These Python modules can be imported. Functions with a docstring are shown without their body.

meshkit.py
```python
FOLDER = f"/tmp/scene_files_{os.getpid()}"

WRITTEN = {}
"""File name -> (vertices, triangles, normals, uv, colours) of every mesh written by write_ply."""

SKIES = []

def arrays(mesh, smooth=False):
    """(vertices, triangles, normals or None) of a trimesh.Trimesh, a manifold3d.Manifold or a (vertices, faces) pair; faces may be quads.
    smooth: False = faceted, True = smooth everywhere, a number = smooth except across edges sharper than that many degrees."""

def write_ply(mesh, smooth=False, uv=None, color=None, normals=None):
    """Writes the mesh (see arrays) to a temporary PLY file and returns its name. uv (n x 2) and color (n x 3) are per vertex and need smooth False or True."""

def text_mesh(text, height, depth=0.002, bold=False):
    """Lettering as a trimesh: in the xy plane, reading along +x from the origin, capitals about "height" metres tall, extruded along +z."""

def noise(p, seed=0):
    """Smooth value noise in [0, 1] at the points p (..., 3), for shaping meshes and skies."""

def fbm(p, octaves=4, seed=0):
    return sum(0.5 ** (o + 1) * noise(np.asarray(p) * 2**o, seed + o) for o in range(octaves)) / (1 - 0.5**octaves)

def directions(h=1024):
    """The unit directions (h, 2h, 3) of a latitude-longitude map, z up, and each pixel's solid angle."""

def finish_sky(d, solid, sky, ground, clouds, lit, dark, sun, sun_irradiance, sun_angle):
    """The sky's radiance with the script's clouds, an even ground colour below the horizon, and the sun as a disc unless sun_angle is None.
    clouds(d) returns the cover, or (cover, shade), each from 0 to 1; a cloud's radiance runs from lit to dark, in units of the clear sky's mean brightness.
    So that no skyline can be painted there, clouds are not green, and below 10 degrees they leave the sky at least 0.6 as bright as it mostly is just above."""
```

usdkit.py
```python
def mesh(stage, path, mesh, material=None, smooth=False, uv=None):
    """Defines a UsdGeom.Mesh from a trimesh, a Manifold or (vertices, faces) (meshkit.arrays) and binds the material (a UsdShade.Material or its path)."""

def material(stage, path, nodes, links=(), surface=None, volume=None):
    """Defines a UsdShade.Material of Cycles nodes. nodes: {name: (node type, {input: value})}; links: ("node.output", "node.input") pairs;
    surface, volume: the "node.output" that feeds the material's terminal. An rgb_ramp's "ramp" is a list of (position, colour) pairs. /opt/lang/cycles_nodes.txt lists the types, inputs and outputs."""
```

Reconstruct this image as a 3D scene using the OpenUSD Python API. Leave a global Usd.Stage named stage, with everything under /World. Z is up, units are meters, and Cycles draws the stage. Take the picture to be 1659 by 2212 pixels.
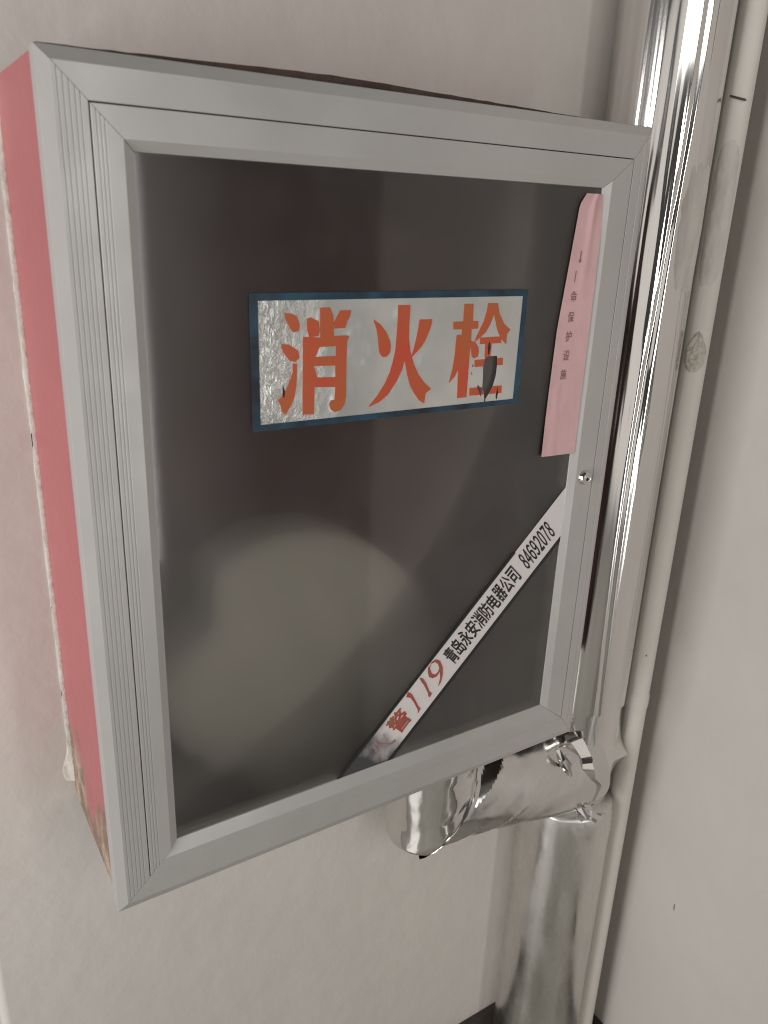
import math, random
import numpy as np, trimesh
from shapely.geometry import Polygon, box as sbox
from shapely.ops import unary_union
from shapely import affinity
import usdkit, meshkit
from pxr import Usd, UsdGeom, UsdLux, UsdShade, Gf, Sdf, Vt

rng = np.random.default_rng(7)
stage = Usd.Stage.CreateInMemory()
UsdGeom.SetStageUpAxis(stage, UsdGeom.Tokens.z)
UsdGeom.SetStageMetersPerUnit(stage, 1.0)
UsdGeom.Xform.Define(stage, '/World')
UsdGeom.Scope.Define(stage, '/World/Looks')

# ------------------------------------------------------------------ camera
# world: x to the right along the back wall, y into the wall, z up; the cabinet's front lies in y = 0,
# its lower left corner is the origin, the back wall is y = 0.204
CAM = np.array([-0.13009914, -0.6805277, 0.69196689])
ROT = np.array([[0.84594077, -0.53198639, 0.03707697], [-0.15202165, -0.30721119, -0.93942041], [0.51114933, 0.78905752, -0.34075592]])
cam = UsdGeom.Camera.Define(stage, '/World/camera')
m4 = np.eye(4); m4[0, :3] = ROT[0]; m4[1, :3] = -ROT[1]; m4[2, :3] = -ROT[2]; m4[3, :3] = CAM
cam.AddTransformOp().Set(Gf.Matrix4d(*m4.ravel().tolist()))
FL = 26.0; HA = FL * 1659.0 / 1731.34
cam.CreateFocalLengthAttr(FL); cam.CreateHorizontalApertureAttr(HA); cam.CreateVerticalApertureAttr(HA * 4 / 3)
cam.CreateClippingRangeAttr(Gf.Vec2f(0.02, 100))
cam.CreateExposureAttr(-0.33)
cam.CreateFStopAttr(7.0); cam.CreateFocusDistanceAttr(1.0)

# ------------------------------------------------------------------ light: a window far left, a tall doorway opposite, dim room light
dome = UsdLux.DomeLight.Define(stage, '/World/room_light')
dm = usdkit.material(stage, '/World/Looks/room_light', {'b': ('background_shader', {'color': (1.0, .93, .86), 'strength': .06})}, surface='b.background')
UsdShade.MaterialBindingAPI.Apply(dome.GetPrim()).Bind(dm)
def rect(name, pos, look, w, h, inten, col):
    l = UsdLux.RectLight.Define(stage, '/World/' + name)
    z = -np.array(look, float); z /= np.linalg.norm(z); up = np.array([0, 0, 1.0]) if abs(z[2]) < .95 else np.array([0, 1.0, 0])
    x = np.cross(up, z); x /= np.linalg.norm(x); y = np.cross(z, x)
    m = np.eye(4); m[0, :3] = x; m[1, :3] = y; m[2, :3] = z; m[3, :3] = pos
    l.AddTransformOp().Set(Gf.Matrix4d(*m.ravel().tolist()))
    l.CreateWidthAttr(w); l.CreateHeightAttr(h); l.CreateIntensityAttr(inten); l.CreateColorAttr(Gf.Vec3f(*col))
    return l
rect('window_light', (-1.9, -.50, .45), (1, .12, -.05), .85, 1.7, 12.5, (1., .97, .97))
rect('doorway_light', (.86, -3.2, .1), (0, 1, 0), .28, 2.3, 8.0, (1., .98, .96))
rect('high_window_light', (.10, -3.2, 1.95), (0, 1, 0), 1.7, 1.0, 4.0, (1., .98, .95))
rect('added_fill_light', (-1.35, -2.5, .55), (.3, 1, 0), 2.3, 2.7, .85, (1., .95, .89))  # added fill from the front left, also a pale reflection for the foil

# ------------------------------------------------------------------ helpers
used = {}
def numbered(path):
    k = used.get(path, 0); used[path] = k + 1
    return path if k == 0 else f'{path}_{k:03d}'
def keys(prim, label=None, cat=None, group=None, kind=None):
    for a, b in (('label', label), ('category', cat), ('group', group), ('kind', kind)):
        if b: prim.SetCustomDataByKey(a, b)
    return prim
def thing(name, label, cat, group=None, loc=(0, 0, 0)):
    x = UsdGeom.Xform.Define(stage, numbered('/World/' + name)); x.AddTranslateOp().Set(Gf.Vec3d(*loc))
    x.loc = np.array(loc, float)
    keys(x.GetPrim(), label, cat, group); return x
def part(parent, name, mesh, mat, smooth=False, label=None):
    """parent: an Xform of thing(), a Mesh (a sub-part) or None for a top-level mesh; the points are given in world coordinates"""
    p = parent.GetPath().pathString if parent is not None else '/World'
    loc = getattr(parent, 'loc', np.zeros(3)) if parent is not None else np.zeros(3)
    if isinstance(mesh, trimesh.Trimesh): mesh = trimesh.Trimesh(mesh.vertices - loc, mesh.faces, process=False)
    else: mesh = (np.asarray(mesh[0], float) - loc, mesh[1])
    o = usdkit.mesh(stage, numbered(p + '/' + name), mesh, mat, smooth)
    o.loc = loc
    if label: o.GetPrim().SetCustomDataByKey('label', label)
    return o
cat = trimesh.util.concatenate
def bx(x0, x1, y0, y1, z0, z1):
    m = trimesh.creation.box((x1 - x0, y1 - y0, z1 - z0)); m.apply_translation(((x0 + x1) / 2, (y0 + y1) / 2, (z0 + z1) / 2)); return m
def extrude(poly, y0, y1):
    """a shape in (x, z) extruded from y0 to y1"""
    out = []
    for g in getattr(poly, 'geoms', [poly]):
        if g.is_empty or g.area < 1e-9 or g.geom_type != 'Polygon': continue
        m = trimesh.creation.extrude_polygon(g, 1.0, engine='earcut')
        v = m.vertices.copy(); m.vertices = np.c_[v[:, 0], y1 + (y0 - y1) * v[:, 2], v[:, 1]]; out.append(m)
    m = cat(out); m.fix_normals() if False else None
    return m
def grid(P):
    """(n, m, 3) points as a sheet"""
    n, m = P.shape[:2]; i = np.arange(n * m).reshape(n, m)
    f = np.stack([i[:-1, :-1], i[1:, :-1], i[1:, 1:], i[:-1, 1:]], -1).reshape(-1, 4)
    return trimesh.Trimesh(P.reshape(-1, 3), np.vstack([f[:, [0, 1, 2]], f[:, [0, 2, 3]]]), process=False)
def solid_sheet(P, off):
    """a sheet with thickness: the same sheet again, moved by off, and its rim"""
    n, m = P.shape[:2]
    a, b = grid(P), grid(P + off)
    b.invert()
    rim = np.r_[[(0, j) for j in range(m)], [(i, m - 1) for i in range(1, n)], [(n - 1, j) for j in range(m - 2, -1, -1)], [(i, 0) for i in range(n - 2, 0, -1)]]
    k = rim[:, 0] * m + rim[:, 1]; k2 = np.roll(k, -1)
    f = np.vstack([np.c_[k, k2, k2 + n * m], np.c_[k, k2 + n * m, k + n * m]])
    return trimesh.Trimesh(np.vstack([a.vertices, b.vertices]), np.vstack([a.faces, b.faces + n * m, f]), process=False)
fbm = meshkit.fbm
def n2(a, b, s=0): return fbm(np.stack([a, b, np.full_like(np.asarray(a, float), .37 + s)], -1), 3, s) - .5

# ------------------------------------------------------------------ materials
def mat(name, base, rough=.6, metal=0., var=.0, vscale=6., bump=0., bscale=60., spec=.5, stretch=None, second=None, rvar=0., **kw):
    n = {'g': ('geometry', {}), 'p': ('principled_bsdf', dict(base_color=base, roughness=rough, metallic=metal, specular_ior_level=spec, **kw))}
    L = []
    src = 'g.position'
    if stretch:
        n['mp'] = ('mapping', {'scale': stretch}); L.append(('g.position', 'mp.vector')); src = 'mp.vector'
    if var > 0:
        c2 = second or tuple(c * (1 - var) for c in base)
        n['n'] = ('noise_texture', {'scale': vscale, 'detail': 5, 'roughness': .6})
        n['r'] = ('rgb_ramp', {'ramp': [(.35, base), (.65, c2)]})
        L += [(src, 'n.vector'), ('n.fac', 'r.fac'), ('r.color', 'p.base_color')]
    if rvar > 0:
        n['n3'] = ('noise_texture', {'scale': vscale * 2.3, 'detail': 4})
        n['mr'] = ('map_range', {'from_min': .3, 'from_max': .7, 'to_min': max(rough - rvar, .02), 'to_max': rough + rvar})
        L += [(src, 'n3.vector'), ('n3.fac', 'mr.value'), ('mr.result', 'p.roughness')]
    if bump > 0:
        n['n2'] = ('noise_texture', {'scale': bscale, 'detail': 4})
        n['b'] = ('bump', {'strength': 1.0, 'distance': bump})
        L += [(src, 'n2.vector'), ('n2.fac', 'b.height'), ('b.normal', 'p.normal')]
    return usdkit.material(stage, '/World/Looks/' + name, n, L, surface='p.BSDF')
WALL = mat('wall_paint', (.60, .567, .525), .7, var=.07, vscale=2.6, bump=.0016, bscale=26, spec=.35)
PIPEPAINT = mat('pipe_paint', (.62, .59, .54), .6, var=.05, vscale=5, bump=.0008, bscale=40, spec=.35)
BEAD = mat('wall_filler', (.62, .58, .53), .8, var=.12, vscale=30, bump=.002, bscale=120)
FILLER = mat('grey_filler', (.58, .55, .51), .8, var=.16, vscale=60, stretch=(1, 1, .25), bump=.002, bscale=90)
LUMP = mat('dried_filler', (.56, .53, .46), .75, var=.25, vscale=90, bump=.003, bscale=150)
ALU = mat('brushed_aluminium', (.465, .455, .435), .36, metal=.22, var=.09, vscale=4, bump=.00004, bscale=500, rvar=.10)
GAP = mat('dark_gap', (.02, .019, .018), .9)
SKIRT = mat('dark_skirting', (.045, .035, .03), .6, var=.3, vscale=20)
FLOOR = mat('floor', (.40, .39, .34), .22, var=.25, vscale=14, spec=.6)
BROWN = mat('rusty_edge_and_bottom_shade', (.075, .045, .034), .8, var=.45, vscale=60, bump=.001, bscale=300)
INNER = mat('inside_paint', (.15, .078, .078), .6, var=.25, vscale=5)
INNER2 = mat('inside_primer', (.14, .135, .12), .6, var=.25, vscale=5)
HOSE = mat('canvas_hose', (.84, .86, .78), .9, var=.15, vscale=20, bump=.001, bscale=400)
CHROME = mat('chrome', (.72, .70, .67), .12, metal=1., bump=.0002, bscale=200)
PAPER = mat('pink_paper', (.68, .44, .445), .85, var=.12, vscale=14, bump=.0012, bscale=45, spec=.2)
INK = mat('black_print', (.012, .012, .013), .5)
PENCIL = mat('grey_print', (.14, .07, .075), .7, var=.5, vscale=300, second=(.33, .18, .19))
ORANGE = mat('orange_print', (.56, .075, .035), .38, var=.5, vscale=14, second=(.45, .12, .035))
RED = mat('red_print', (.42, .05, .04), .5, var=.35, vscale=70, second=(.30, .12, .07))
BLUE = mat('blue_border', (.02, .075, .13), .35, var=.75, vscale=16, second=(.004, .008, .014))
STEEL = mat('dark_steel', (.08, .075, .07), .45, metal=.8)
def foil(name, rough, bump, bscale, stretch, base=(.78, .765, .745)):
    return mat(name, base, rough, metal=1., var=.12, vscale=7, bump=bump, bscale=bscale, stretch=stretch, rvar=rough * .5)
FOIL = foil('aluminium_foil', .125, .0003, 40, (1, 1, .10))
FOIL2 = foil('dull_aluminium_foil', .30, .0003, 25, (1, 1, .5), (.72, .71, .68))
FOIL3 = foil('creased_aluminium_foil', .2, .00004, 30, (1, 1, .5), (.74, .73, .71))
# red painted side: bare, rusty and chipped towards its lower back corner
def red_material():
    n = {'g': ('geometry', {}), 's': ('separate_xyz', {}),
         'n': ('noise_texture', {'scale': 26., 'detail': 6, 'roughness': .65}), 'nb': ('noise_texture', {'scale': 5., 'detail': 3}),
         # wear grows where the sheet meets the wall near the bottom: distance to the worn spots
         'd1': ('vector_math', {'math_type': 'distance', 'vector2': (0.002, .20, .035)}), 'd2': ('vector_math', {'math_type': 'distance', 'vector2': (0.002, .03, .01)}),
         'mn': ('math', {'math_type': 'minimum'}), 'a': ('math', {'math_type': 'multiply_add', 'value2': .16, 'value3': -.08}),
         'sm': ('math', {'math_type': 'add'}), 'm': ('map_range', {'from_min': .096, 'from_max': .066, 'to_min': 0., 'to_max': 1., 'clamp': True}),
         'rc': ('rgb_ramp', {'ramp': [(.3, (.13, .075, .05)), (.5, (.22, .14, .09)), (.62, (.45, .33, .25)), (.75, (.10, .055, .04))]}),
         'pr': ('rgb_ramp', {'ramp': [(.35, (.42, .112, .118)), (.7, (.37, .10, .105))]}),
         'mx': ('mix_color', {}), 'b': ('bump', {'strength': 1., 'distance': .0016}), 'p': ('principled_bsdf', {'roughness': .38, 'specular_ior_level': .6})}
    L = [('g.position', 'n.vector'), ('g.position', 'nb.vector'), ('g.position', 'd1.vector1'), ('g.position', 'd2.vector1'), ('d1.value', 'mn.value1'), ('d2.value', 'mn.value2'),
         ('n.fac', 'a.value1'), ('mn.value', 'sm.value1'), ('a.value', 'sm.value2'), ('sm.value', 'm.value'), ('m.result', 'mx.fac'),
         ('nb.fac', 'pr.fac'), ('pr.color', 'mx.a'), ('n.fac', 'rc.fac'), ('rc.color', 'mx.b'), ('mx.result', 'p.base_color'), ('n.fac', 'b.height'), ('b.normal', 'p.normal')]
    return usdkit.material(stage, '/World/Looks/red_paint', n, L, surface='p.BSDF')
REDPAINT = red_material()
# silver sticker: flat and pale at the right, wrinkled and loose at the left
def silver_material():
    n = {'g': ('geometry', {}), 's': ('separate_xyz', {}), 'mask': ('map_range', {'from_min': .245, 'from_max': .18, 'to_min': .0, 'to_max': 1., 'clamp': True}),
         'mp': ('mapping', {'scale': (1., 1., .6)}), 'n': ('noise_texture', {'scale': 150., 'detail': 5, 'roughness': .65, 'distortion': 1.2}),
         'n2': ('noise_texture', {'scale': 14., 'detail': 3}), 'h': ('math', {'math_type': 'multiply'}), 'ad': ('math', {'math_type': 'multiply_add', 'value2': 2.2}),
         'b': ('bump', {'strength': 1., 'distance': .0030}), 'r': ('rgb_ramp', {'ramp': [(.35, (.70, .70, .67)), (.65, (.56, .57, .55))]}),
         'mm': ('map_range', {'from_min': 0., 'from_max': 1., 'to_min': .65, 'to_max': .97}), 'p': ('principled_bsdf', {'metallic': .55, 'roughness': .30})}
    L = [('g.position', 's.vector'), ('s.x', 'mask.value'), ('mask.result', 'mm.value'), ('mm.result', 'p.metallic'), ('g.position', 'mp.vector'), ('mp.vector', 'n.vector'), ('g.position', 'n2.vector'), ('n.fac', 'h.value1'), ('mask.result', 'h.value2'),
         ('n2.fac', 'ad.value1'), ('h.value', 'ad.value3'), ('ad.value', 'b.height'), ('b.normal', 'p.normal'), ('n2.fac', 'r.fac'), ('r.color', 'p.base_color')]
    return usdkit.material(stage, '/World/Looks/silver_sticker', n, L, surface='p.BSDF')
SILVER = silver_material()
# white warning strip, its lower end worn to a grey film
def strip_material():
    n = {'g': ('geometry', {}), 'd': ('vector_math', {'math_type': 'dot_product', 'vector2': (.7071, 0, .7071)}), 'n': ('noise_texture', {'scale': 34., 'detail': 5}),
         'a': ('math', {'math_type': 'multiply_add', 'value2': .09}), 'm': ('map_range', {'from_min': .318, 'from_max': .365, 'to_min': 1., 'to_max': 0., 'clamp': True}),
         'mx': ('mix_color', {'a': (.72, .68, .67), 'b': (.055, .053, .056)}), 'b': ('bump', {'strength': 1., 'distance': .001}), 'p': ('principled_bsdf', {'roughness': .45})}
    L = [('g.position', 'd.vector1'), ('g.position', 'n.vector'), ('n.fac', 'a.value1'), ('d.value', 'a.value3'), ('a.value', 'm.value'), ('m.result', 'mx.fac'), ('mx.result', 'p.base_color'), ('n.fac', 'b.height'), ('b.normal', 'p.normal')]
    return usdkit.material(stage, '/World/Looks/white_strip', n, L, surface='p.BSDF')
STRIP = strip_material()
GLASS = usdkit.material(stage, '/World/Looks/frosted_glass', {
    'f': ('fresnel', {'IOR': 1.5}), 'r': ('refraction_bsdf', {'color': (.86, .84, .82), 'IOR': 1.3, 'roughness': .42}), 't': ('transparent_bsdf', {'color': (.84, .82, .80)}),
    'g': ('glossy_bsdf', {'color': (.9, .9, .9), 'roughness': .06}), 'm': ('mix_closure', {}), 'm2': ('mix_closure', {'fac': .5}), 'd': ('diffuse_bsdf', {'color': (.62, .58, .58)}), 'ps': ('geometry', {}), 'dn': ('noise_texture', {'scale': 9., 'detail': 6, 'roughness': .65}), 'dr': ('map_range', {'from_min': .3, 'from_max': .75, 'to_min': .012, 'to_max': .05, 'clamp': True}), 'm3': ('mix_closure', {})},
    [('f.fac', 'm.fac'), ('r.BSDF', 'm2.closure1'), ('t.BSDF', 'm2.closure2'), ('m2.closure', 'm.closure1'), ('g.BSDF', 'm.closure2'), ('ps.position', 'dn.vector'), ('dn.fac', 'dr.value'), ('dr.result', 'm3.fac'), ('m.closure', 'm3.closure1'), ('d.BSDF', 'm3.closure2')], surface='m3.closure')

# ------------------------------------------------------------------ the setting
WY, RX, FZ = .204, .955, -.94           # back wall plane, right wall plane, floor
def setting(name, mesh, m, smooth=False):
    o = part(None, name, mesh, m, smooth); keys(o.GetPrim(), kind='structure'); return o
setting('floor', bx(-3.2, 2.0, -3.0, 3.0, FZ - .05, FZ), FLOOR)
# the back wall ends at the left in a slightly rounded, uneven arris
zz = np.linspace(FZ, 1.9, 90)
prof = [(-.1195, .40), (-.1195, .2145), (-.1185, .2105), (-.1160, .2065), (-.1115, .2043), (-.108, .204), (.98, .204), (.98, .40)]
P = np.array([[(x + (.0016 * (fbm(np.array([z * 9, 1.3, 2.])) - .5) if x < 0 else 0), y, z) for (x, y) in prof] for z in zz])
back_wall = setting('back_wall', grid(P), WALL, 40)
keys(back_wall.GetPrim(), 'off-white plastered wall behind the cabinet, ending in an arris at left', 'wall')
P = np.array([[(RX, y, z) for y in np.linspace(WY, -1.05, 2)] + [(1.1, -1.05, z), (1.1, WY, z)] for z in (FZ, 1.9)])
rw = bx(RX, 1.1, -1.05, WY, FZ, 1.9)
right_wall = setting('right_wall', rw, WALL)
keys(right_wall.GetPrim(), 'plain off-white side wall right of the pipes', 'wall')
part(back_wall, 'skirting', bx(-.10, RX, WY - .012, WY, FZ, -.833), SKIRT)
part(right_wall, 'skirting', bx(RX - .012, RX, -1.04, WY - .012, FZ, -.872), SKIRT)
# small scuffs: a nick in the plaster and specks, each a shallow thing of the wall
def scuff(parent, c, u, v, nrm, a, b, m=None):
    c, u, v, nrm = map(np.array, (c, u, v, nrm)); th = np.linspace(0, 2 * np.pi, 15)[:-1]
    r = 1 + .5 * (np.random.default_rng(int(abs(c[2]) * 1e4)).random(14) - .5)
    ring = c + np.outer(np.cos(th) * a * r, u) + np.outer(np.sin(th) * b * r, v)
    V = np.vstack([ring, ring * .0 + c + nrm * .0011 + (ring - c) * .35, [c + nrm * .0013]])
    F = [(i, (i + 1) % 14, 14 + i) for i in range(14)] + [((i + 1) % 14, 14 + (i + 1) % 14, 14 + i) for i in range(14)] + [(14 + i, 14 + (i + 1) % 14, 28) for i in range(14)]
    part(parent, 'scuff', (V, np.array(F)), m or BROWN)
SCUFF = mat('scuff', (.22, .19, .175), .8)

# ------------------------------------------------------------------ the hydrant cabinet
W, H = .6515, .8025
cab = thing('hydrant_cabinet', 'red steel hydrant cabinet with grey aluminium frame and dark glass door', 'cabinet', loc=(.325, .204, 0))
# outer frame: profile (distance inwards from the outer edge, y)
gro = []
for u in (.0135, .0175, .0215, .0255, .0290):
    gro += [(u - .0006, 0.), (u - .0002, .0005), (u + .0002, .0005), (u + .0006, 0.)]
FY = -.0016                              # the frame's flat front
def shift(pr): return [(u, y + FY) for u, y in pr]
def OUT(side):
    return shift([(.0, .016), (.0, .0050), (.0005, .0041), (.0092, .0004), (.0100, 0.)] + (gro if side == 'left' else gro[4:8] if side == 'right' else []) + [(.0340, 0.), (.0345, .0005), (.0345, .012)])
def DOOR(side):
    s0 = .0347 if side == 'bottom' else .0355
    return shift([(s0, .012), (s0, .0003), (s0 + .0004, 0.)] + ([q for u in (.0395, .0425, .0455) for q in [(u - .0006, 0.), (u - .0002, .0005), (u + .0002, .0005), (u + .0006, 0.)]] if side == 'left' else []) + ([(.0500, 0.), (.0510, .0003)] if side == 'bottom' else [(.0585, 0.), (.0594, .0005)]) + [(.0666, .0044), (.0670, .0060)])
def rail(profile, side, back):
    """one mitred length of an extruded profile"""
    pr = profile + [(profile[-1][0], back), (profile[0][0], back)]
    a, b = [], []
    R = lambda u: float(np.interp(u, [0, .0345, .0355, .067], [0, .0262, .0272, .067]))   # the right stile's seam lies further out
    for u, y in pr:
        if side == 'left': a.append((u, y, u)); b.append((u, y, H - u))
        if side == 'right': a.append((W - R(u), y, H - u)); b.append((W - R(u), y, u))
        if side == 'top': a.append((u, y, H - u)); b.append((W - R(u), y, H - u))
        if side == 'bottom': a.append((W - R(u), y, u)); b.append((u, y, u))
    n = len(pr); V = np.array(a + b); g = .00022          # a hair of a joint at each mitre
    d = (V[n] - V[0]) / np.linalg.norm(V[n] - V[0]); V[:n] += d * g; V[n:] -= d * g
    F = []
    for i in range(n):
        j = (i + 1) % n; F += [(i, n + i, n + j), (i, n + j, j)]
    poly = Polygon(pr); tri = trimesh.creation.triangulate_polygon(poly, engine='earcut')
    idx = [int(np.argmin([(q[0] - p[0]) ** 2 + (q[1] - p[1]) ** 2 for q in pr])) for p in tri[0]]
    for t in tri[1]:
        t = [idx[k] for k in t]; F += [tuple(t), tuple(n + k for k in t[::-1])]
    m = trimesh.Trimesh(V, F, process=False); trimesh.repair.fix_normals(m); return m
for sd in ('left', 'top', 'right', 'bottom'):
    part(cab, 'frame_rail', rail(OUT(sd), sd, .018), ALU, 25, {'left': 'ribbed left rail with bright bevelled edge'}.get(sd))
door = None
for sd in ('left', 'top', 'right', 'bottom'):
    part(cab, 'door_rail', rail(DOOR(sd), sd, .015), ALU, 25)
part(cab, 'seam', cat([bx(.030, .040, .0125, .0145, .03, H - .03), bx(W - .032, W - .022, .0125, .0145, .03, H - .03), bx(.030, W - .030, .0126, .0146, .03, .040), bx(.030, W - .030, .0126, .0146, H - .040, H - .03)]), GAP)
part(cab, 'glass_pane', bx(.0600, W - .0600, .0042, .0076, .0600, H - .0600), GLASS)
# steel body: open box of folded sheet, red outside, right and bottom darkened for shade
zl = np.linspace(.010, H - .0005, 60); yl = np.linspace(.0150, WY + .002, 14)
P = np.zeros((60, 14, 3))
for i, z in enumerate(zl):
    for j, y in enumerate(yl):
        wob = .0014 * (fbm(np.array([z * 6, y * 9, .4])) - .5) + .0022 * math.exp(-((z - .03) / .04) ** 2) * (y - .02) / .18 * (fbm(np.array([z * 60, y * 40, .7])) - .2)
        P[i, j] = (.0030 - wob, y, z + (.004 * (fbm(np.array([y * 60, 3., 1.])) - .5) if i == 0 else 0))
part(cab, 'side_panel', solid_sheet(P, np.array([.0016, 0, 0])), REDPAINT, 30, 'red left side panel, rusty at its lower back corner')
part(cab, 'side_panel', bx(W - .0045, W - .003, .0150, WY - .001, .010, H - .006), INNER, False, 'right side panel, coloured dark for the shaded gap beside the pipe')  # gap shade put into the colour, so the foil mirrors no red
part(cab, 'gap_shade_strip', cat([bx(W - .010, W + .0105, .0172, .0186, .008, H - .006), bx(W + .0090, W + .0105, .0186, .030, .008, H - .006)]), STEEL, False, 'added dark strip for the shaded gap behind the right rail')  # added dark strip in place of the shaded gap beside the pipe
part(cab, 'bottom_panel', bx(.0048, W - .0048, .0150, WY - .001, .010, .0115), BROWN)  # dark instead of red: shade under the cabinet put into the colour
part(cab, 'back_panel', bx(.0050, W - .0050, WY - .004, WY - .0025, .0118, H - .0078), INNER)
part(cab, 'inner_panel', bx(W - .0068, W - .0052, .0210, WY - .0045, .0120, H - .0080), INNER2)
part(cab, 'inner_panel', bx(.0052, .0066, .0210, WY - .0045, .0120, H - .0080), INNER)
# the top sheet stands proud of the frame in a low, uneven brown edge
xs = np.linspace(.003, W - .003, 60)
top = np.interp(xs, [0, .06, .16, .25, .38, .52, .6, .65], [.8018, .8030, .8056, .8078, .8052, .8022, .8008, .8004]) + .0006 * (rng.random(60) - .5)
part(cab, 'top_panel', bx(.0048, W - .0048, .0152, WY - .001, H - .0066, H - .0050), REDPAINT)
P = np.array([[(x, .0085, .795), (x, .0085, t + .0018), (x, .012, t + .0022), (x, .0195, min(t, .8015))] for x, t in zip(xs, top)])
part(cab, 'top_edge', solid_sheet(P, np.array([0, .0006, -.0016])), BROWN, False, 'brown edge of the top sheet above the frame')
# cam lock
c = np.array([.6085, FY, .397])
def lathe(prof, c, n=40):
    """profile (radius, y) turned about the y axis through c"""
    th = np.linspace(0, 2 * np.pi, n, endpoint=False)
    V = np.array([[c[0] + r * math.cos(t), c[1] + y, c[2] + r * math.sin(t)] for r, y in prof for t in th]); F = []
    for k in range(len(prof) - 1):
        for i in range(n):
            j = (i + 1) % n; a, b, d, e = k * n + i, k * n + j, (k + 1) * n + i, (k + 1) * n + j; F += [(a, b, e), (a, e, d)]
    m = trimesh.Trimesh(V, F); trimesh.repair.fix_normals(m); return m
lock = part(cab, 'lock', lathe([(.0001, -.0062), (.0045, -.0062), (.0052, -.0056), (.0056, -.0064), (.0072, -.0060), (.0086, -.0042), (.0094, -.0015), (.0098, .0003), (.0098, .001)], c), CHROME, 30)
part(lock, 'keyhole', cat([lathe([(.0001, -.0066), (.0021, -.0066), (.0021, -.006)], c + [.0004, 0, -.001], 16), bx(c[0] + .0001, c[0] + .0009, -.0067, -.006, c[2] - .0042, c[2] + .0026)]), GAP)
# filler and paint smeared along the joint of the red side and the wall
zb = np.linspace(.03, .80, 150); Pb = []
for z in zb:
    w = .0012 + .005 * max(0, n2(z * 30, .5, 3)) + .010 * math.exp(-((z - .045) / .02) ** 2) * .8 + .014 * math.exp(-((z - .775) / .025) ** 2)
    d = .0012 + .004 * max(0, n2(z * 45, .9, 5) + .2)
    Pb.append([(.0034 + .004, WY - .0004, z), (.0046, WY - d - w * .35, z), (.0012, WY - d - w * .3, z), (-.0012 - d * .3, WY - d * .8, z), (-w * .7, WY - .0012, z), (-w * 1.3, WY + .0006, z)])
part(cab, 'paint_bead', grid(np.array(Pb)), BEAD, 60, 'uneven cream filler along the wall joint')

# rolled hose behind the glass
hose = thing('fire_hose', 'rolled pale canvas fire hose seen dimly behind the dark glass', 'hose', loc=(.258, .125, .012))
th = np.linspace(0, 2 * np.pi, 97); rr = np.concatenate([np.linspace(.0, 1, 40), np.full(16, 1.), np.linspace(1, 0, 12)])
yy = np.concatenate([.088 + .020 * np.exp(-(np.linspace(0, 1, 40) / .10) ** 2) + .014 * np.linspace(0, 1, 40) ** 6, np.linspace(.104, .165, 16), np.full(12, .170)])
P = np.zeros((len(rr), len(th), 3))
for i, (r_, y_) in enumerate(zip(rr, yy)):
    for j, t in enumerate(th):
        rad = (.172 + .012 * math.cos(t * 2 + .6) + .010 * (fbm(np.array([math.cos(t) * 1.5, math.sin(t) * 1.5, 3.])) - .5)) * r_ * (1 - .30 * math.exp(-((t - 2.62) / .30) ** 2))
        P[i, j] = (.258 + rad * math.cos(t), y_ + .010 * (fbm(np.array([r_ * 2.5, math.cos(t) * 2, math.sin(t) * 2])) - .5), .187 + rad * math.sin(t))
part(hose, 'coil', grid(P), HOSE, True)
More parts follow.
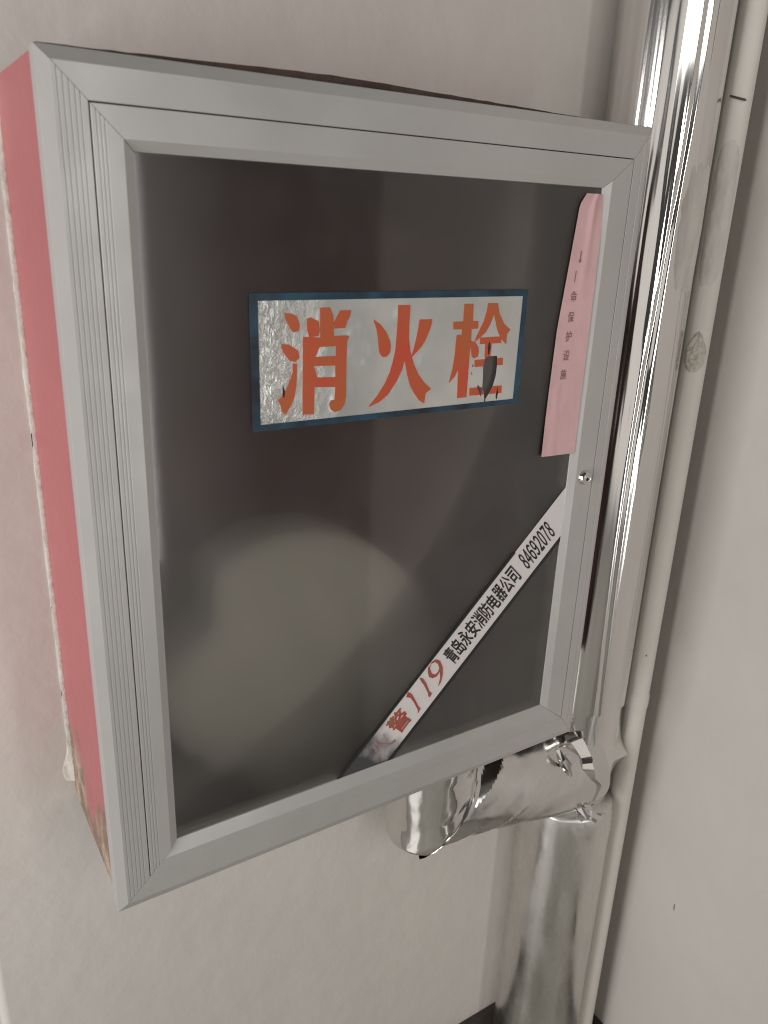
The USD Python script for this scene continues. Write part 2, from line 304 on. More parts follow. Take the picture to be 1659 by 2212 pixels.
# ------------------------------------------------------------------ lettering data: outlines of the characters
GLYPH = {'火':([119,119],[[[0,8,1,12,25,24,41,44,47,59,50,73,52,120,66,120,64,69,68,57,76,41,90,26,107,17,119,14,120,10,113,1,92,8,73,23,58,45,46,25,28,9,10,0,7,0]],[[82,58,93,78,100,96,113,92,114,89,95,53,88,53]],[[4,60,12,71,20,95,24,96,33,93,28,72,17,52,12,52,4,56]]]),'警':([122,121],[[[6,79,0,87,12,98,14,105,4,106,3,116,17,116,19,122,30,122,30,118,32,116,40,116,41,122,52,122,54,116,67,116,67,106,53,105,54,102,61,102,63,99,71,106,78,122,88,121,89,112,121,112,121,101,112,101,102,84,104,81,123,73,118,65,119,53,104,51,102,40,105,27,105,1,92,0,91,3,34,3,32,0,20,0,21,51,6,52,5,62,38,63,39,66,37,69,23,69,22,66,11,66,11,78],[74,65,75,63,108,64,92,74],[86,98,92,91,98,100,86,101],[34,18,34,13,92,14,91,18],[60,73,62,72,64,75,81,82,77,91,74,91,69,86,61,88],[46,92,45,77,46,76,49,82,49,91],[30,103,40,102,41,105,31,106],[22,79,32,78,33,81,23,82]]]),'青':([115,121],[[[0,80,50,81,50,86,13,86,13,97,50,97,51,101,9,102,8,113,50,114,51,122,64,122,66,114,108,114,110,112,109,102,65,101,66,97,104,97,103,86,66,86,65,81,115,81,116,69,0,69]],[[18,65,99,65,99,6,97,3,88,0,70,0,68,2,66,12,85,12,85,21,32,21,31,0,18,0],[31,33,85,32,86,36,32,37],[31,49,85,48,86,52,84,54,32,54]]]),'岛':([107,121],[[[0,45,13,45,14,23,31,24,31,51,10,53,10,109,38,109,44,122,55,121,58,119,56,109,93,109,90,77,87,71,81,66,108,64,104,16,101,6,97,2,93,0,71,0,69,6,64,8,63,11,1,11],[45,24,63,23,64,45,76,46,77,13,87,12,92,27,93,51,45,52],[38,94,60,84,65,79,76,79,79,90,78,96,39,96],[27,86,32,96,23,95,24,65,65,66,62,75,58,71,55,71]]]),'永':([122,121],[[[20,95,68,96,68,99,60,102,33,110,32,115,35,120,41,122,68,114,88,105,83,93,79,93,72,97,69,96,71,79,79,62,89,68,107,87,118,81,119,77,87,50,100,33,123,20,123,17,117,9,113,8,95,19,85,28,71,46,70,15,67,4,56,0,39,0,35,10,36,14,55,14,55,82,20,83]],[[0,18,18,32,25,42,32,56,31,58,4,58,3,70,44,71,50,68,47,55,38,36,26,20,12,8,9,8]]]),'安':([114,121],[[[0,71,35,72,45,93,18,94,16,77,4,77,4,107,47,107,48,109,44,119,52,122,57,122,59,120,65,107,111,107,110,77,97,78,96,94,54,94,53,91,58,91,59,87,53,73,115,71,114,59,89,59,85,48,74,33,110,14,112,10,104,1,100,1,86,10,61,21,41,9,9,0,2,9,3,13,31,20,45,28,16,39,16,43,26,58,0,59],[37,47,41,44,60,38,69,48,73,58,45,59]]]),'消':([118,121],[[[40,113,51,118,65,95,65,90,59,88,59,86,71,85,72,121,86,122,86,86,98,85,99,88,92,90,92,93,105,117,108,119,119,114,104,86,113,85,114,83,114,13,113,8,109,3,103,1,85,1,84,3,82,14,100,14,99,28,58,28,57,1,44,0,43,83,44,85,52,85,53,87],[57,41,99,40,100,49,58,50],[57,63,99,62,100,71,58,72]],[[6,111,6,114,15,121,34,109,38,103,34,97,29,94]],[[4,8,25,51,29,53,37,46,37,44,18,5,16,2,12,2]],[[0,76,3,83,6,86,9,86,29,74,32,71,32,68,26,60,23,60]]]),'防':([115,121],[[[0,115,2,117,37,117,44,112,42,101,70,101,71,106,67,119,79,122,87,101,116,100,115,88,71,87,72,72,108,71,106,21,104,10,100,3,94,0,72,0,68,10,68,13,88,13,90,15,94,41,93,59,69,59,64,33,54,15,36,0,33,0,26,8,26,10,36,16,47,30,53,44,57,65,58,88,37,89,31,77,37,69,42,56,41,36,35,29,27,27,19,27,17,28,17,33,14,33,14,1,1,0],[14,41,26,40,30,47,27,61,18,73,18,78,27,102,26,104,14,103]]]),'电':([110,120],[[[0,26,0,101,40,101,42,103,42,119,55,120,57,101,99,100,99,36,111,30,109,12,102,2,96,0,55,0,49,2,43,9,41,33,15,33,14,25],[57,16,59,14,93,14,97,22,97,32,57,33],[56,47,84,46,85,60,57,61],[56,75,84,74,85,87,57,88],[14,47,41,46,42,60,15,61],[14,75,41,74,42,87,15,88]]]),'器':([123,115],[[[0,36,1,40,18,47,26,54,4,55,3,68,43,68,49,76,48,78,12,79,13,116,55,116,56,83,66,80,67,116,112,116,112,78,95,77,102,72,103,68,121,68,120,55,95,54,96,51,109,45,124,40,124,37,117,29,112,29,112,1,99,1,97,4,81,4,79,0,67,1,67,43,83,44,72,55,50,55,39,45,40,43,56,43,56,1,43,1,41,4,27,4,25,0,13,0,12,28,6,28],[80,17,98,16,99,30,81,31],[80,91,98,90,99,103,81,104],[61,70,62,68,81,69,75,73,74,78,66,78],[25,17,43,16,43,31,25,31],[26,104,25,90,43,90,43,104]]]),'公':([119,117],[[[69,114,81,118,97,92,120,69,120,66,111,57,98,68,86,83,69,110]],[[10,21,15,23,24,33,41,59,52,80,56,82,67,77,67,74,53,50,36,27,36,24,83,27,83,30,71,47,77,51,84,52,102,29,115,9,115,6,102,0,93,14,14,8]],[[0,68,20,88,35,117,49,113,36,86,13,58,9,57,0,64]]]),'司':([107,111],[[[0,112,107,112,107,13,106,7,103,3,95,0,73,0,70,9,70,14,93,15,93,100,1,100]],[[1,89,82,90,82,78,2,78]],[[9,66,11,68,72,68,73,23,24,23,22,13,10,13],[24,55,24,35,60,36,59,55]]]),'8':([62,100],[[[0,21,0,33,2,39,14,54,8,61,5,68,4,78,7,88,16,97,27,101,38,101,49,97,56,90,60,78,58,64,49,52,57,45,62,36,63,21,60,13,46,2,38,0,25,0,9,7,4,12],[14,26,16,20,22,15,27,13,37,13,44,16,47,20,48,30,41,40,26,47,17,38],[19,72,25,63,38,58,44,65,46,76,41,86,36,88,28,88,20,81]]]),'4':([67,97],[[[0,38,39,98,55,98,56,40,68,39,68,27,56,25,55,0,41,0,40,26,0,26],[19,41,20,39,39,39,41,40,41,71,37,70]]]),'6':([61,100],[[[0,40,2,70,8,85,17,95,31,101,42,101,52,98,61,90,61,88,53,80,41,87,32,87,28,85,21,78,16,64,17,58,27,63,43,63,52,59,59,51,62,42,62,24,57,12,49,4,39,0,28,0,16,5,5,19],[17,42,17,29,22,18,32,13,42,16,47,26,47,39,45,45,36,51,30,51,22,48]]]),'9':([61,100],[[[0,59,0,77,2,83,5,89,13,97,23,101,34,101,45,97,52,91,58,81,61,71,62,43,57,22,52,13,44,5,36,1,20,0,9,4,1,11,9,21,22,14,30,14,34,16,43,27,46,42,44,43,38,39,30,37,16,39,6,46],[15,62,17,56,26,50,32,50,41,54,47,62,42,81,37,86,31,88,20,85,15,75]]]),'2':([62,98],[[[0,84,12,95,24,99,36,99,43,97,55,87,59,76,59,63,57,55,48,38,29,15,63,14,63,0,1,0,1,11,15,22,33,42,40,54,44,70,42,79,33,85,21,84,10,75,7,75,0,82]]]),'0':([62,100],[[[0,46,3,76,8,88,16,97,26,101,37,101,47,97,54,90,59,80,62,68,63,43,58,19,48,5,37,0,26,0,15,5,5,19,1,34],[16,37,19,25,26,15,35,14,43,22,47,36,47,65,44,77,36,87,27,87,19,77,16,64]]]),'7':([62,96],[[[0,97,63,97,63,88,50,69,41,47,37,27,35,0,19,1,20,17,26,49,42,83,1,84]]]),'p命':([117,120],[[[6,71,0,81,15,86,37,98,59,121,67,116,66,111,82,97,97,89,118,82,112,72,85,83,84,76,33,76,32,83],[38,87,39,85,80,86,59,105]],[[64,66,107,66,107,24,102,19,83,18,81,24,81,27,98,29,98,57,73,56,73,0,64,0]],[[11,65,50,66,50,21,21,21,20,11,11,11],[20,31,41,30,41,57,20,57]]]),'p保':([121,117],[[[38,6,33,14,46,21,66,45,36,46,36,55,74,56,73,71,46,71,46,112,112,112,112,71,84,71,83,56,119,55,119,46,91,45,96,35,122,12,115,5,94,24,84,37,83,0,74,0,73,37,64,26,43,7],[55,81,101,80,102,102,56,103]],[[0,66,21,94,32,118,40,116,40,110,28,87,28,0,19,0,19,71,16,71,6,58]]]),'p护':([112,117],[[[37,7,45,19,51,39,52,96,81,96,80,101,71,113,71,115,80,118,91,102,88,96,113,96,113,46,104,46,103,54,63,54,58,25,51,8,45,0,38,4],[62,64,103,63,104,86,63,87]],[[0,50,19,56,19,82,2,83,2,92,19,92,19,118,28,118,28,94,43,92,43,83,28,82,28,60,43,62,44,53,28,47,28,6,23,1,7,0,6,2,4,9,19,11,19,44,2,41]]]),'p设':([116,115],[[[38,8,61,16,68,21,58,33,48,52,43,52,43,61,105,61,109,59,102,41,86,21,100,13,117,8,112,0,93,5,78,14,45,0,42,0],[59,52,65,38,77,27,90,39,96,51]],[[37,71,46,76,55,88,57,114,98,114,98,81,115,79,116,73,116,71,92,72,89,76,89,105,67,105,65,88,60,77,44,64]],[[0,69,0,78,27,78,27,25,31,25,40,32,44,26,41,21,18,3,11,10,16,16,18,23,18,67,16,69]],[[10,111,17,116,32,102,35,96,28,91]]]),'p施':([118,117],[[[49,76,61,97,67,118,77,116,74,100,118,100,118,91,69,91,62,77,70,76,71,61,83,66,83,86,91,86,92,71,107,78,113,76,112,33,107,29,97,29,96,31,95,36,102,36,105,42,105,64,102,65,91,59,91,22,83,22,83,55,70,50,70,15,71,10,76,8,105,8,110,12,111,23,113,23,119,20,118,8,114,2,109,0,71,0,63,5,62,44,54,43,51,49,51,51,62,57,62,74,60,75,55,70]],[[0,6,8,21,12,36,16,86,15,88,2,88,2,97,27,97,21,116,29,118,36,97,52,97,52,88,26,88,24,81,25,70,48,70,45,8,39,1,22,1,20,9,33,9,36,12,39,38,39,60,25,61,23,58,20,29,12,6,8,0]]])}
TRACE = {'xiao':[[1961,6092,2027,6086,2082,6060,2110,5980,2099,5931,2043,5923,2010,5969,1972,6038],[1924,5814,1998,5805,2094,5746,2108,5684,2065,5646,2009,5664,1959,5722,1924,5789],[2043,5627,2082,5619,2077,5434,2054,5306,2008,5215,1962,5150,1933,5179,1911,5249,1889,5288,1923,5316,1969,5375,2014,5470,2043,5550],[2189,6032,2229,6046,2309,6009,2321,5928,2310,5878,2218,5866,2195,5932],[2328,6133,2429,6133,2465,6055,2475,5841,2334,5846],[2541,6103,2657,6103,2649,6055,2615,6000,2598,5944,2485,5943,2478,5994],[2150,5869,2328,5857,2510,5865,2630,5865,2642,5854,2619,5814,2618,5476,2620,5271,2604,5191,2561,5139,2500,5128,2457,5154,2438,5210,2455,5241,2498,5243,2505,5377,2268,5394,2265,5128,2147,5133]],'xiaohole':[[2323,5775,2503,5775,2505,5673,2272,5675],[2261,5596,2500,5590,2503,5468,2297,5477]],'huo':[[2921,6007,2997,5958,3070,5881,3116,5794,3129,5745,3121,5680,3087,5644,3042,5641,3012,5670,2995,5708,2980,5826,2961,5912],[3470,5992,3618,5990,3618,5949,3599,5889,3545,5776,3501,5717,3395,5625,3406,5666,3441,5808,3461,5916],[3202,6139,3342,6137,3340,5941,3344,5811,3369,5679,3417,5549,3485,5432,3567,5341,3652,5269,3588,5230,3578,5127,3516,5161,3442,5248,3389,5331,3349,5441,3306,5611,3278,5501,3218,5388,3118,5255,3016,5185,2895,5145,2994,5248,3074,5359,3134,5477,3168,5591,3192,5699,3200,5860,3205,6020]],'shuan':[[4030,6135,4147,6134,4153,5955,4229,5953,4233,5882,4144,5880,4149,5743,4141,5605,4141,5409,4140,5147,4019,5145,4008,5473,3963,5387,3896,5324,3930,5456,3950,5626,3953,5751,3958,5816,4023,5819,4021,5881,3907,5885,3902,5955,4032,5956],[4148,5748,4206,5735,4254,5683,4266,5632,4257,5582,4208,5565,4177,5592,4161,5687],[4350,6137,4478,6136,4513,6027,4592,5914,4683,5850,4642,5806,4643,5702,4565,5764,4502,5867,4440,6034,4395,5921,4339,5834,4206,5740,4228,5800,4306,5945,4338,6048],[4277,5776,4562,5779,4569,5714,4279,5715],[4354,5717,4438,5714,4434,5579,4359,5566],[4225,5539,4614,5544,4620,5471,4230,5471],[4183,5236,4632,5232,4637,5155,4188,5158]],'wear':[[4417,5574,4536,5572,4546,5470,4540,5355,4511,5246,4486,5196,4447,5140,4421,5107,4415,5055,4403,5067,4388,5174,4367,5205,4345,5131,4318,5179,4283,5240,4295,5268,4359,5211,4357,5338,4346,5482,4367,5560],[4572,5230,4596,5152,4580,5074,4559,5114],[4406,5740,4437,5674,4422,5608,4402,5586,4385,5677],[4187,5429,4205,5394,4203,5380,4194,5383],[4197,5496,4215,5492,4210,5470,4196,5468],[1938,5431,1963,5365,1951,5303,1932,5336]],'nine':[[3905,1893,3972,1914,4037,1873,4083,1772,4091,1664,4073,1563,4032,1516,4056,1627,4042,1731,4025,1695,3996,1663,3934,1658,3882,1691,3858,1768,3860,1831,3895,1855]],'ninehole':[[3906,1869,3955,1879,4002,1842,4032,1775,4017,1727,3981,1696,3930,1717,3901,1772,3885,1818]],'one':[[3738,1722,3788,1701,3843,1620,3902,1484,3943,1442,3915,1391,3888,1417,3885,1454,3814,1594,3766,1661],[3576,1573,3633,1532,3681,1447,3745,1320,3783,1272,3745,1212,3742,1261,3679,1389,3618,1478,3556,1504]]}
def glyph(key, w, h):
    """a character scaled to a w x h cell, its lower left corner at the origin"""
    (gw, gh), polys = GLYPH[key]
    pg = unary_union([Polygon(np.reshape(r[0], (-1, 2)), [np.reshape(q, (-1, 2)) for q in r[1:]]).buffer(0) for r in polys])
    return affinity.scale(pg, w / gw, h / gh, origin=(0, 0))
def traced(key, k=None):
    ps = [Polygon(np.reshape(p, (-1, 2)) / 1e4).buffer(0) for p in TRACE[key]]
    return unary_union(ps) if k is None else ps[k]
GY = .0042        # face of the glass

# ------------------------------------------------------------------ HYDRANT sign: silver sticker with blue border
sign = thing('hydrant_sign', 'silver sticker with orange characters and blue border, wrinkled at left', 'sign', loc=(.33, GY, .563))
wear = traced('wear')
X0, X1, Z0, Z1 = .1620, .4895, .5008, .6275
full = Polygon([(X0, Z0), (X1, Z0 + .0005), (X1, Z1), (X0 - .001, Z1)])
inner = Polygon([(X0 + .0085, Z0 + .0062), (X1 - .0075, Z0 + .0062), (X1 - .0065, Z1 - .0068), (X0 + .0075, Z1 - .0066)])
part(sign, 'silver_sheet', extrude(full.buffer(-.001).difference(wear), GY - .0008, GY - .0004), SILVER)
part(sign, 'border', extrude(full.difference(inner), GY - .0011, GY - .0007), BLUE)
for key in ('xiao', 'huo', 'shuan'):
    g = traced(key)
    if key == 'xiao': g = g.difference(traced('xiaohole'))
    part(sign, 'character', extrude(g.buffer(.0004).difference(wear), GY - .0012, GY - .0007), ORANGE)

# ------------------------------------------------------------------ diagonal warning strip
strip = thing('warning_strip', 'white diagonal sticker with black edges, red 119 and black company name', 'sticker', loc=(.43, GY, .22))
D = np.array([.7071, .7071]); N = np.array([-.7071, .7071])
def st(s, t): return tuple(D * s + N * t)
clip = sbox(.061, .061, W - .061, H - .061)
def band(t0, t1, s0=.1, s1=.75): return Polygon([st(s0, t0), st(s1, t0), st(s1, t1), st(s0, t1)]).intersection(clip)
TL, TH = -.1885, -.1400
part(strip, 'white_sheet', extrude(band(TL + .0005, TH - .0005), GY - .0006, GY - .0002), STRIP)
edge = band(TH - .001, TH + .0016).union(band(TL - .0030, TL + .0012))
part(strip, 'black_edge', extrude(band(TH - .0012, TH + .0026, .1, .58), GY - .0010, GY - .0004), INK)
part(strip, 'black_edge', extrude(band(TL - .0042, TL + .0010), GY - .0010, GY - .0004), INK)
def put(g, s, t, shear=0.):
    g = affinity.affine_transform(g, [1, shear, 0, 1, 0, 0])
    a, b = st(s, t); return affinity.affine_transform(g, [D[0], N[0], D[1], N[1], a, b])
s = .4252
for ch in '青岛永安消防电器公司':
    part(strip, 'character', extrude(put(glyph(ch, .0130, .0300), s, -.1780), GY - .0010, GY - .0005), INK); s += .01412
s = .5765
for ch in '84692078':
    part(strip, 'digit', extrude(put(glyph(ch, .0062, .0300), s + .001, -.1782, .04), GY - .0010, GY - .0005), INK); s += .00752
part(strip, 'digit', extrude(traced('nine').difference(traced('ninehole')), GY - .0010, GY - .0005), RED, False, 'red digit 9')
for k in (0, 1): part(strip, 'digit', extrude(traced('one', k), GY - .0010, GY - .0005), RED, False, 'red digit 1')
part(strip, 'character', extrude(put(glyph('警', .028, .032), .3155, -.1775), GY - .0010, GY - .0005), RED, False, 'red character, blurred')
FADED = mat('faded_red_print', (.22, .10, .10), .6, var=.7, vscale=50, second=(.40, .33, .33))
part(strip, 'character', extrude(put(glyph('火', .027, .031), .2815, -.1785), GY - .0010, GY - .0005), FADED, False, 'red character, faded')

# ------------------------------------------------------------------ pink paper slip
paper = thing('paper_slip', 'narrow pink paper slip with faint print, stuck upright along the frame', 'paper', loc=(.57, .006, .43))
nu, nv = 14, 60
zL = np.linspace(.4308, .7292, nv)
Pp = np.zeros((nv, nu, 3))
for i, z in enumerate(zL):
    v = (z - .4308) / (.7292 - .4308)
    xl = np.interp(v, [0, .5, .96, 1.], [.5341, .5385, .5530, .5614]); xr = .5878
    for j, u in enumerate(np.linspace(0, 1, nu)):
        y = GY - .0014 - .0026 * u ** 1.5 * (1 - .9 * max(0, v - .80) / .2) - .0016 * math.exp(-((v) / .12) ** 2) * (1 - u) - .0006 * (n2(u * 3, v * 9, 9) + .5) - .0030 * math.exp(-((u - .50 - .1 * v) / .09) ** 2) * (v > .60) * (v - .60) * 2 - .0008 * math.exp(-((u - .30 + .2 * v) / .06) ** 2) * (v < .3)
        Pp[i, j] = (xl + (xr - xl) * u, y, z + .0012 * (1 - u) * (v < .01))
part(paper, 'sheet', solid_sheet(Pp, np.array([0, .0002, 0])), PAPER, 50)
def on_paper(g):
    """lies the flat outline on the curved sheet, a hair in front"""
    m = extrude(g, 0, .0001); V = m.vertices.copy()
    i = np.clip(((V[:, 2] - zL[0]) / (zL[-1] - zL[0]) * (nv - 1)), 0, nv - 1.001)
    yy = []
    for (x, _, z), ii in zip(V, i):
        a = int(ii); row = Pp[a] * (1 - (ii - a)) + Pp[a + 1] * (ii - a); yy.append(np.interp(x, row[:, 0], row[:, 1]))
    V[:, 1] += np.array(yy) - .0005; return trimesh.Trimesh(V, m.faces, process=False)
for ch, z, x in (('命', .6170, .5588), ('保', .5940, .5580), ('护', .5720, .5578), ('设', .5500, .5575), ('施', .5280, .5562)):
    part(paper, 'character', on_paper(affinity.translate(glyph('p' + ch, .0088, .0118), x - .0052, z - .0035)), PENCIL)
part(paper, 'character', on_paper(Polygon([(.5612, .6690), (.5624, .6690), (.5622, .6610), (.5628, .6570), (.5602, .6560), (.5600, .6590), (.5612, .6600)])), PENCIL)
part(paper, 'character', on_paper(Polygon([(.5572, .6480), (.5580, .6470), (.5574, .6350), (.5566, .6350)])), PENCIL)

# ------------------------------------------------------------------ foil-wrapped riser
PC, PR = np.array([.8094, .1286]), .0724
riser = thing('foil_pipe', 'thick pipe wrapped in shiny crumpled aluminium foil with a branch under the cabinet', 'pipe', loc=(PC[0], PC[1], FZ))
def sleeve(z0, z1, nz, rad, nth=240, cx=lambda z: 0 * z, cy=lambda z: 0 * z):
    th = np.linspace(0, 2 * np.pi, nth + 1); z = np.linspace(z0, z1, nz)
    T, Z = np.meshgrid(th, z); R = rad(T, Z)
    R[:, -1] = R[:, 0]
    return grid(np.stack([PC[0] + cx(Z) + R * np.cos(T), PC[1] + cy(Z) + R * np.sin(T), Z], -1)[:, ::-1] if False else np.stack([PC[0] + cx(Z) + R * np.cos(T), PC[1] + cy(Z) + R * np.sin(T), Z], -1))
def circ(T, Z, a, b, s):
    return fbm(np.stack([np.cos(T) * a, np.sin(T) * a, Z * b], -1), 3, s) - .5
def facet(T, Z, na, dz, seed):
    """random heights on a coarse net, straight between its knots: sharp creases"""
    r = np.random.default_rng(seed); tab = r.random((64, na)) - .5
    a = (T / (2 * np.pi) * na + .35 * Z / dz) % na; b = (Z - FZ) / dz
    i, j = np.floor(a).astype(int) % na, np.floor(b).astype(int) % 63; fa, fb = a - np.floor(a), b - np.floor(b); i2 = (i + 1) % na
    lo = np.where(fa + fb < 1, tab[j, i] + fa * (tab[j, i2] - tab[j, i]) + fb * (tab[j + 1, i] - tab[j, i]),
                  tab[j + 1, i2] + (1 - fa) * (tab[j + 1, i] - tab[j + 1, i2]) + (1 - fb) * (tab[j, i2] - tab[j + 1, i2]))
    return lo
def rad_up(T, Z):
    # lengthwise folds, livelier between z = .4 and .9
    live = .55 + .9 * np.exp(-((Z - .68) / .25) ** 2)
    r = PR + .0040 * circ(T, Z, 2.2, .9, 1) + live * .0016 * circ(T, Z, 8, 2.2, 2) + live * .00025 * circ(T, Z, 16, 5, 3)
    for a0, k, amp, w in ((-1.05, .05, .0011, .045), (-2.0, -.10, -.0012, .05), (-1.55, .12, .0009, .03), (-.55, .02, .0010, .04)):
        r += amp * np.exp(-(((T - 2 * np.pi) - a0 - k * np.sin(Z * 5)) / w) ** 2)
    return r
part(riser, 'foil_sleeve', sleeve(-.053, 1.25, 1000, rad_up, 360), FOIL, True, 'upper sleeve, bright and creased')
def rad_mid(T, Z):
    t = (Z + .053) / (-.25 + .053)        # 0 at the joint, 1 at the bottom
    r = PR - .0022 - .010 * np.clip(t - .55, 0, 1) + .0050 * circ(T, Z, 1.6, 7, 11) + .0100 * facet(T, Z, 11, .045, 5) * np.clip(t * 1.6, .1, 1)
    # a pointed fold stands out at the right, a nip below it
    a = np.angle(np.exp(1j * (T - (-.80))))
    r += .024 * np.exp(-np.abs(a) / .30) * np.exp(-np.abs(Z + .160) / .026) - .010 * np.exp(-(a / .6) ** 2) * np.exp(-((Z + .215) / .022) ** 2)
    return r
part(riser, 'foil_sleeve', sleeve(-.255, -.0545, 130, rad_mid), FOIL, 9, 'crumpled sleeve around the branch, with a pointed fold')
def rad_low(T, Z):
    r = PR + .0105 + .0035 * circ(T, Z, 1.3, 1.2, 21) + .0009 * circ(T, Z, 5, 4, 22)
    a = np.angle(np.exp(1j * (T + 1.9)))
    r -= .034 * np.clip((Z + .258) / .018, 0, 1)
    r -= .006 * np.exp(-((Z + .232) / .03) ** 2) - .006 * facet(T, Z, 9, .05, 9) * np.exp(-((Z + .25) / .06) ** 2) + .003 * np.exp(-(a / .25) ** 2) * np.exp(-((Z + .28) / .05) ** 2)
    return r
part(riser, 'foil_sleeve', sleeve(FZ, -.238, 200, rad_low), FOIL2, True, 'lower sleeve, duller and smooth')
# branch: a tapered horizontal length, mitred to a stub that rises into the cabinet
BY = .121
def tube(P0, P1, r0, r1, n0, n1, nl=70, nth=120, amp=.003, seed=31, fac=0.):
    """a wrapped length from P0 to P1; the cuts at its ends lie in planes with normals n0, n1"""
    P0, P1 = np.array(P0), np.array(P1); ax = (P1 - P0) / np.linalg.norm(P1 - P0)
    u = np.cross(ax, [0, 1.0, 0]); u /= np.linalg.norm(u); v = np.cross(ax, u)
    th = np.linspace(0, 2 * np.pi, nth + 1); out = np.zeros((nl, nth + 1, 3))
    for j, t in enumerate(th):
        dr = np.cos(t) * u + np.sin(t) * v
        A = P0 + dr * r0; B = P1 + dr * r1; dd = (B - A) / np.linalg.norm(B - A)
        A = A - dd * np.dot(A - P0, n0) / np.dot(dd, n0); B = B - dd * np.dot(B - P1, n1) / np.dot(dd, n1)
        for i, s in enumerate(np.linspace(0, 1, nl)):
            q = A + (B - A) * s
            e = amp * (fbm(np.array([math.cos(t) * 1.5, math.sin(t) * 1.5, s * 2.5 + seed])) - .5) * 2 + amp * .4 * (fbm(np.array([math.cos(t) * 5, math.sin(t) * 5, s * 9 + seed])) - .5)
            if fac: e += fac * float(facet(np.array(t), np.array(s * .36), 9, .06, seed))
            out[i, j] = q + dr * e
    out[:, -1] = out[:, 0]
    return grid(out)
mit = np.array([1, 0, -1.0]) / math.sqrt(2)
part(riser, 'branch_sleeve', tube((.498, BY, -.147), (.80, BY - .004, -.176), .064, .080, mit, np.array([1., 0, 0]), amp=.0012, seed=31, fac=.0115), FOIL3, 8, 'horizontal branch sleeve under the cabinet')
st_ = tube((.495, BY, -.150), (.496, BY, .012), .066, .069, mit, np.array([0, 0, 1.]), amp=.0012, seed=47, fac=.007)
V = st_.vertices.copy(); low = V[:, 2] < -.190; V[low, 2] = -.190 + (V[low, 2] + .192) * .22; V[low, 0] += .0     # its folded lower end is tucked flat
part(riser, 'stub_sleeve', trimesh.Trimesh(V, st_.faces, process=False), FOIL, 30, 'short upright sleeve into the cabinet bottom')
# torn lip of foil along the mitre and a crumpled collar where the branch meets the riser
def lip(pts, nrm, w, seed):
    pts = np.array(pts); out = []
    for i, p in enumerate(pts):
        j = w * (.5 + fbm(np.array([i * .9, seed, .3])))
        nn = np.array(nrm[i]) if np.ndim(nrm) == 2 else np.array(nrm)
        out.append([p - nn * .001, p + nn * j * .5, p + nn * j + np.array([0, -.002, .001]) * fbm(np.array([i * 1.7, seed, 2.]))])
    return grid(np.array(out))
a = np.linspace(-.050, .052, 34)
part(riser, 'foil_edge', lip([(.498 + q, BY - math.sqrt(max(.0655 ** 2 - q * q, 0)), -.147 + q) for q in a], np.array([-.35, -.6, -.35]), .006, 5.5), FOIL, 20, 'torn foil edge along the mitre')
ph = np.linspace(-.35, 2.75, 40)
part(riser, 'foil_edge', lip([(.742 + .030 * (1 - math.cos(p)) / 2 + .004 * math.sin(p * 9), BY - .002 - .0775 * math.sin(p), -.168 + .082 * math.cos(p) + .003 * math.sin(p * 13)) for p in ph],
     np.array([(.75, -.6 * math.sin(p), .45 * math.cos(p)) for p in ph]), .018, 8.5), FOIL, 12, 'crumpled foil collar around the branch')
# crumpled tongues of foil pressed together under the branch
def tongue(c, u, v, nu, nv, su, sv, h, seed):
    r = np.random.default_rng(seed); c, u, v = map(np.array, (c, u, v)); n = np.cross(u, v); n /= np.linalg.norm(n)
    P = np.zeros((nu, nv, 3))
    for i in range(nu):
        for j in range(nv):
            a, b_ = i / (nu - 1) - .5, j / (nv - 1) - .5
            P[i, j] = c + u * su * (a + (r.random() - .5) * .12) + v * sv * (b_ * (1 - .5 * (a + .5)) + (r.random() - .5) * .10) + n * h * (r.random() - .5)
    return solid_sheet(P, n * .0004)
part(riser, 'foil_flap', tongue((.748, .046, -.205), (.55, -.25, -.8), (.75, -.5, .45), 6, 5, .070, .040, .022, 3), FOIL, False, 'crumpled tongue of foil at the joint')
part(riser, 'foil_flap', tongue((.775, .036, -.232), (.85, -.15, -.35), (.3, -.6, .7), 5, 4, .055, .030, .018, 8), FOIL, False, 'bright folded corner of foil at the joint')
part(riser, 'foil_flap', tongue((.722, .055, -.150), (.25, -.1, -1.), (.8, -.55, .2), 8, 4, .11, .022, .010, 12), FOIL, False, 'ragged foil edge along the riser')
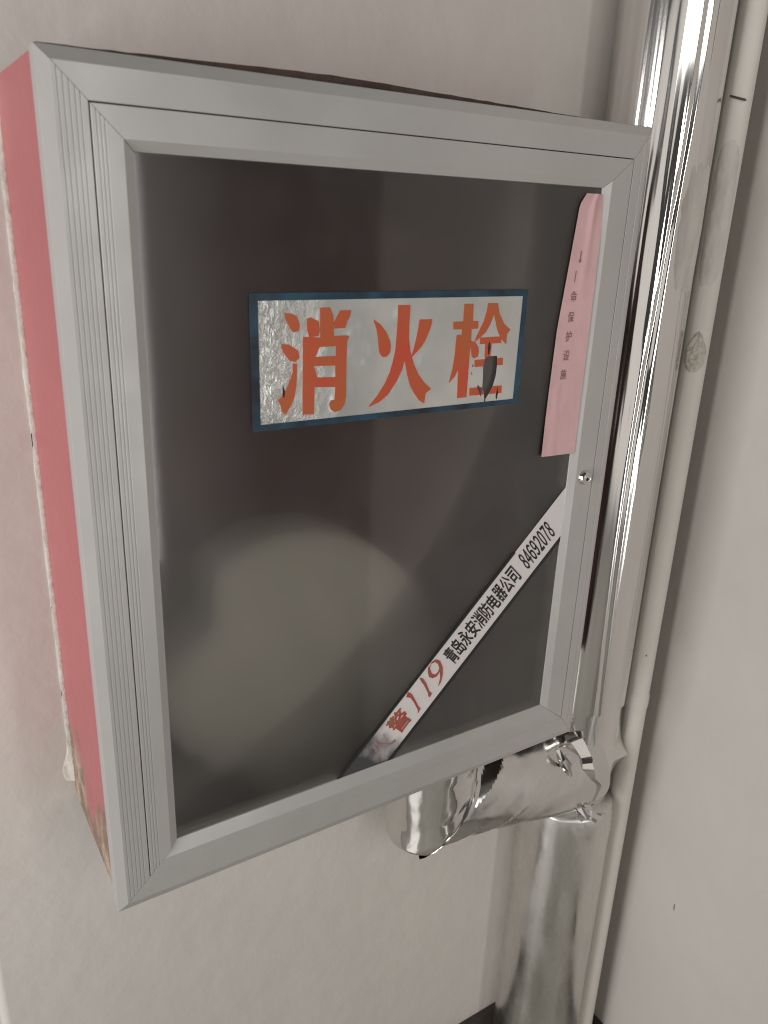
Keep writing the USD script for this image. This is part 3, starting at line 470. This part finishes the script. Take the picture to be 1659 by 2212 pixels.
# ------------------------------------------------------------------ painted riser in the corner
QC, QR = np.array([.8908, .0746]), .018
thin = thing('painted_pipe', 'plain off-white painted pipe standing in the corner behind the foil pipe', 'pipe', loc=(QC[0], QC[1], FZ))
def qs(z0, z1, nz, rad, nth=72):
    th = np.linspace(0, 2 * np.pi, nth + 1); z = np.linspace(z0, z1, nz); T, Z = np.meshgrid(th, z); R = rad(T, Z); R[:, -1] = R[:, 0]
    return grid(np.stack([QC[0] + R * np.cos(T), QC[1] + R * np.sin(T), Z], -1))
part(thin, 'pipe', qs(FZ, 1.75, 220, lambda T, Z: QR + .0012 * circ(T, Z, 1.5, 3, 61)), PIPEPAINT, True)
part(thin, 'coupling', qs(-.075, -.045, 12, lambda T, Z: QR + .0012 - .0012 * ((Z + .06) / .015) ** 4), PIPEPAINT, 50)
def blob(zc, tc, hz, ht, thick, seed, m, name, label, shape=None):
    """a lumpy patch on the thin pipe around height zc and bearing tc"""
    nz, nt = 60, 40; P = np.zeros((nz, nt, 3))
    for i, a in enumerate(np.linspace(-1, 1, nz)):
        for j, b in enumerate(np.linspace(-1, 1, nt)):
            ww = (1 - a * a) ** .5 * (1 - .45 * max(a, 0)) if shape is None else shape(a)
            t = tc + b * ht * max(ww, .02)
            e = (1 - a ** 4) * (1 - b ** 4)
            r = QR + .0006 * e + thick * e * (fbm(np.array([a * 5 * hz / .03, b * 4, seed + .5])) ** 1.2) - .0012 * (1 - e)
            P[i, j] = (QC[0] + r * math.cos(t), QC[1] + r * math.sin(t), zc + a * hz)
    part(thin, name, grid(P), m, 70, label)
blob(.715, -2.45, .105, 1.1, .0022, 7.7, FILLER, 'filler_patch', 'pale smear of filler on the thin pipe', lambda a: 1 - .3 * abs(a) ** 3)
blob(.531, -2.50, .031, 1.0, .0085, 3.1, LUMP, 'filler_patch', 'lump of dried filler on the thin pipe', lambda a: (max(1 - a * a, 0)) ** .5 * (1 - .6 * max(a, 0)))
# a smear of filler over the foil, and small marks
def smear(z0, z1, t0, t1, seed, n=(70, 50)):
    P = np.zeros((*n, 3))
    for i, a in enumerate(np.linspace(-1, 1, n[0])):
        for j, b in enumerate(np.linspace(-1, 1, n[1])):
            w = 1 - .25 * abs(a) + .25 * (fbm(np.array([a * 6, seed, b * 0 + (1 if b > 0 else 2)])) - .5)
            t = (t0 + t1) / 2 + b * (t1 - t0) / 2 * w; z = (z0 + z1) / 2 + a * (z1 - z0) / 2 * (1 + .25 * (fbm(np.array([b * 9, seed, 4.])) - .5))
            e = (1 - a ** 6) * (1 - b ** 6)
            r = PR + .0022 * (e - .6) * 1.5 + .0016 * e * fbm(np.array([t * 9, z * 12, seed]))
            P[i, j] = (PC[0] + r * math.cos(t), PC[1] + r * math.sin(t), z)
    return grid(P)
part(riser, 'filler_smear', smear(.605, .79, math.radians(-110), math.radians(-52), 2.7), FILLER, 60, 'grey smear of filler over the foil')
scuff(thin, (QC[0] + (QR + .0004) * math.cos(-2.35), QC[1] + (QR + .0004) * math.sin(-2.35), .033), (.7, -.7, 0), (0, 0, 1), (-.7, -.7, 0), .0011, .0016)
scuff(right_wall, (RX - .0004, -.0302, -.463), (0, 1, 0), (0, .1, 1), (-1, 0, 0), .0012, .0075, SCUFF)
scuff(back_wall, (-.0705, WY - .0004, .197), (1, 0, .25), (-.25, 0, 1), (0, -1, 0), .0055, .0013, SCUFF)
w = trimesh.creation.cylinder(.0014, segment=[(.8695, .0720, .8625), (.8805, .0550, .8572)], sections=10)
part(thin, 'wire_stub', w, STEEL, 40)
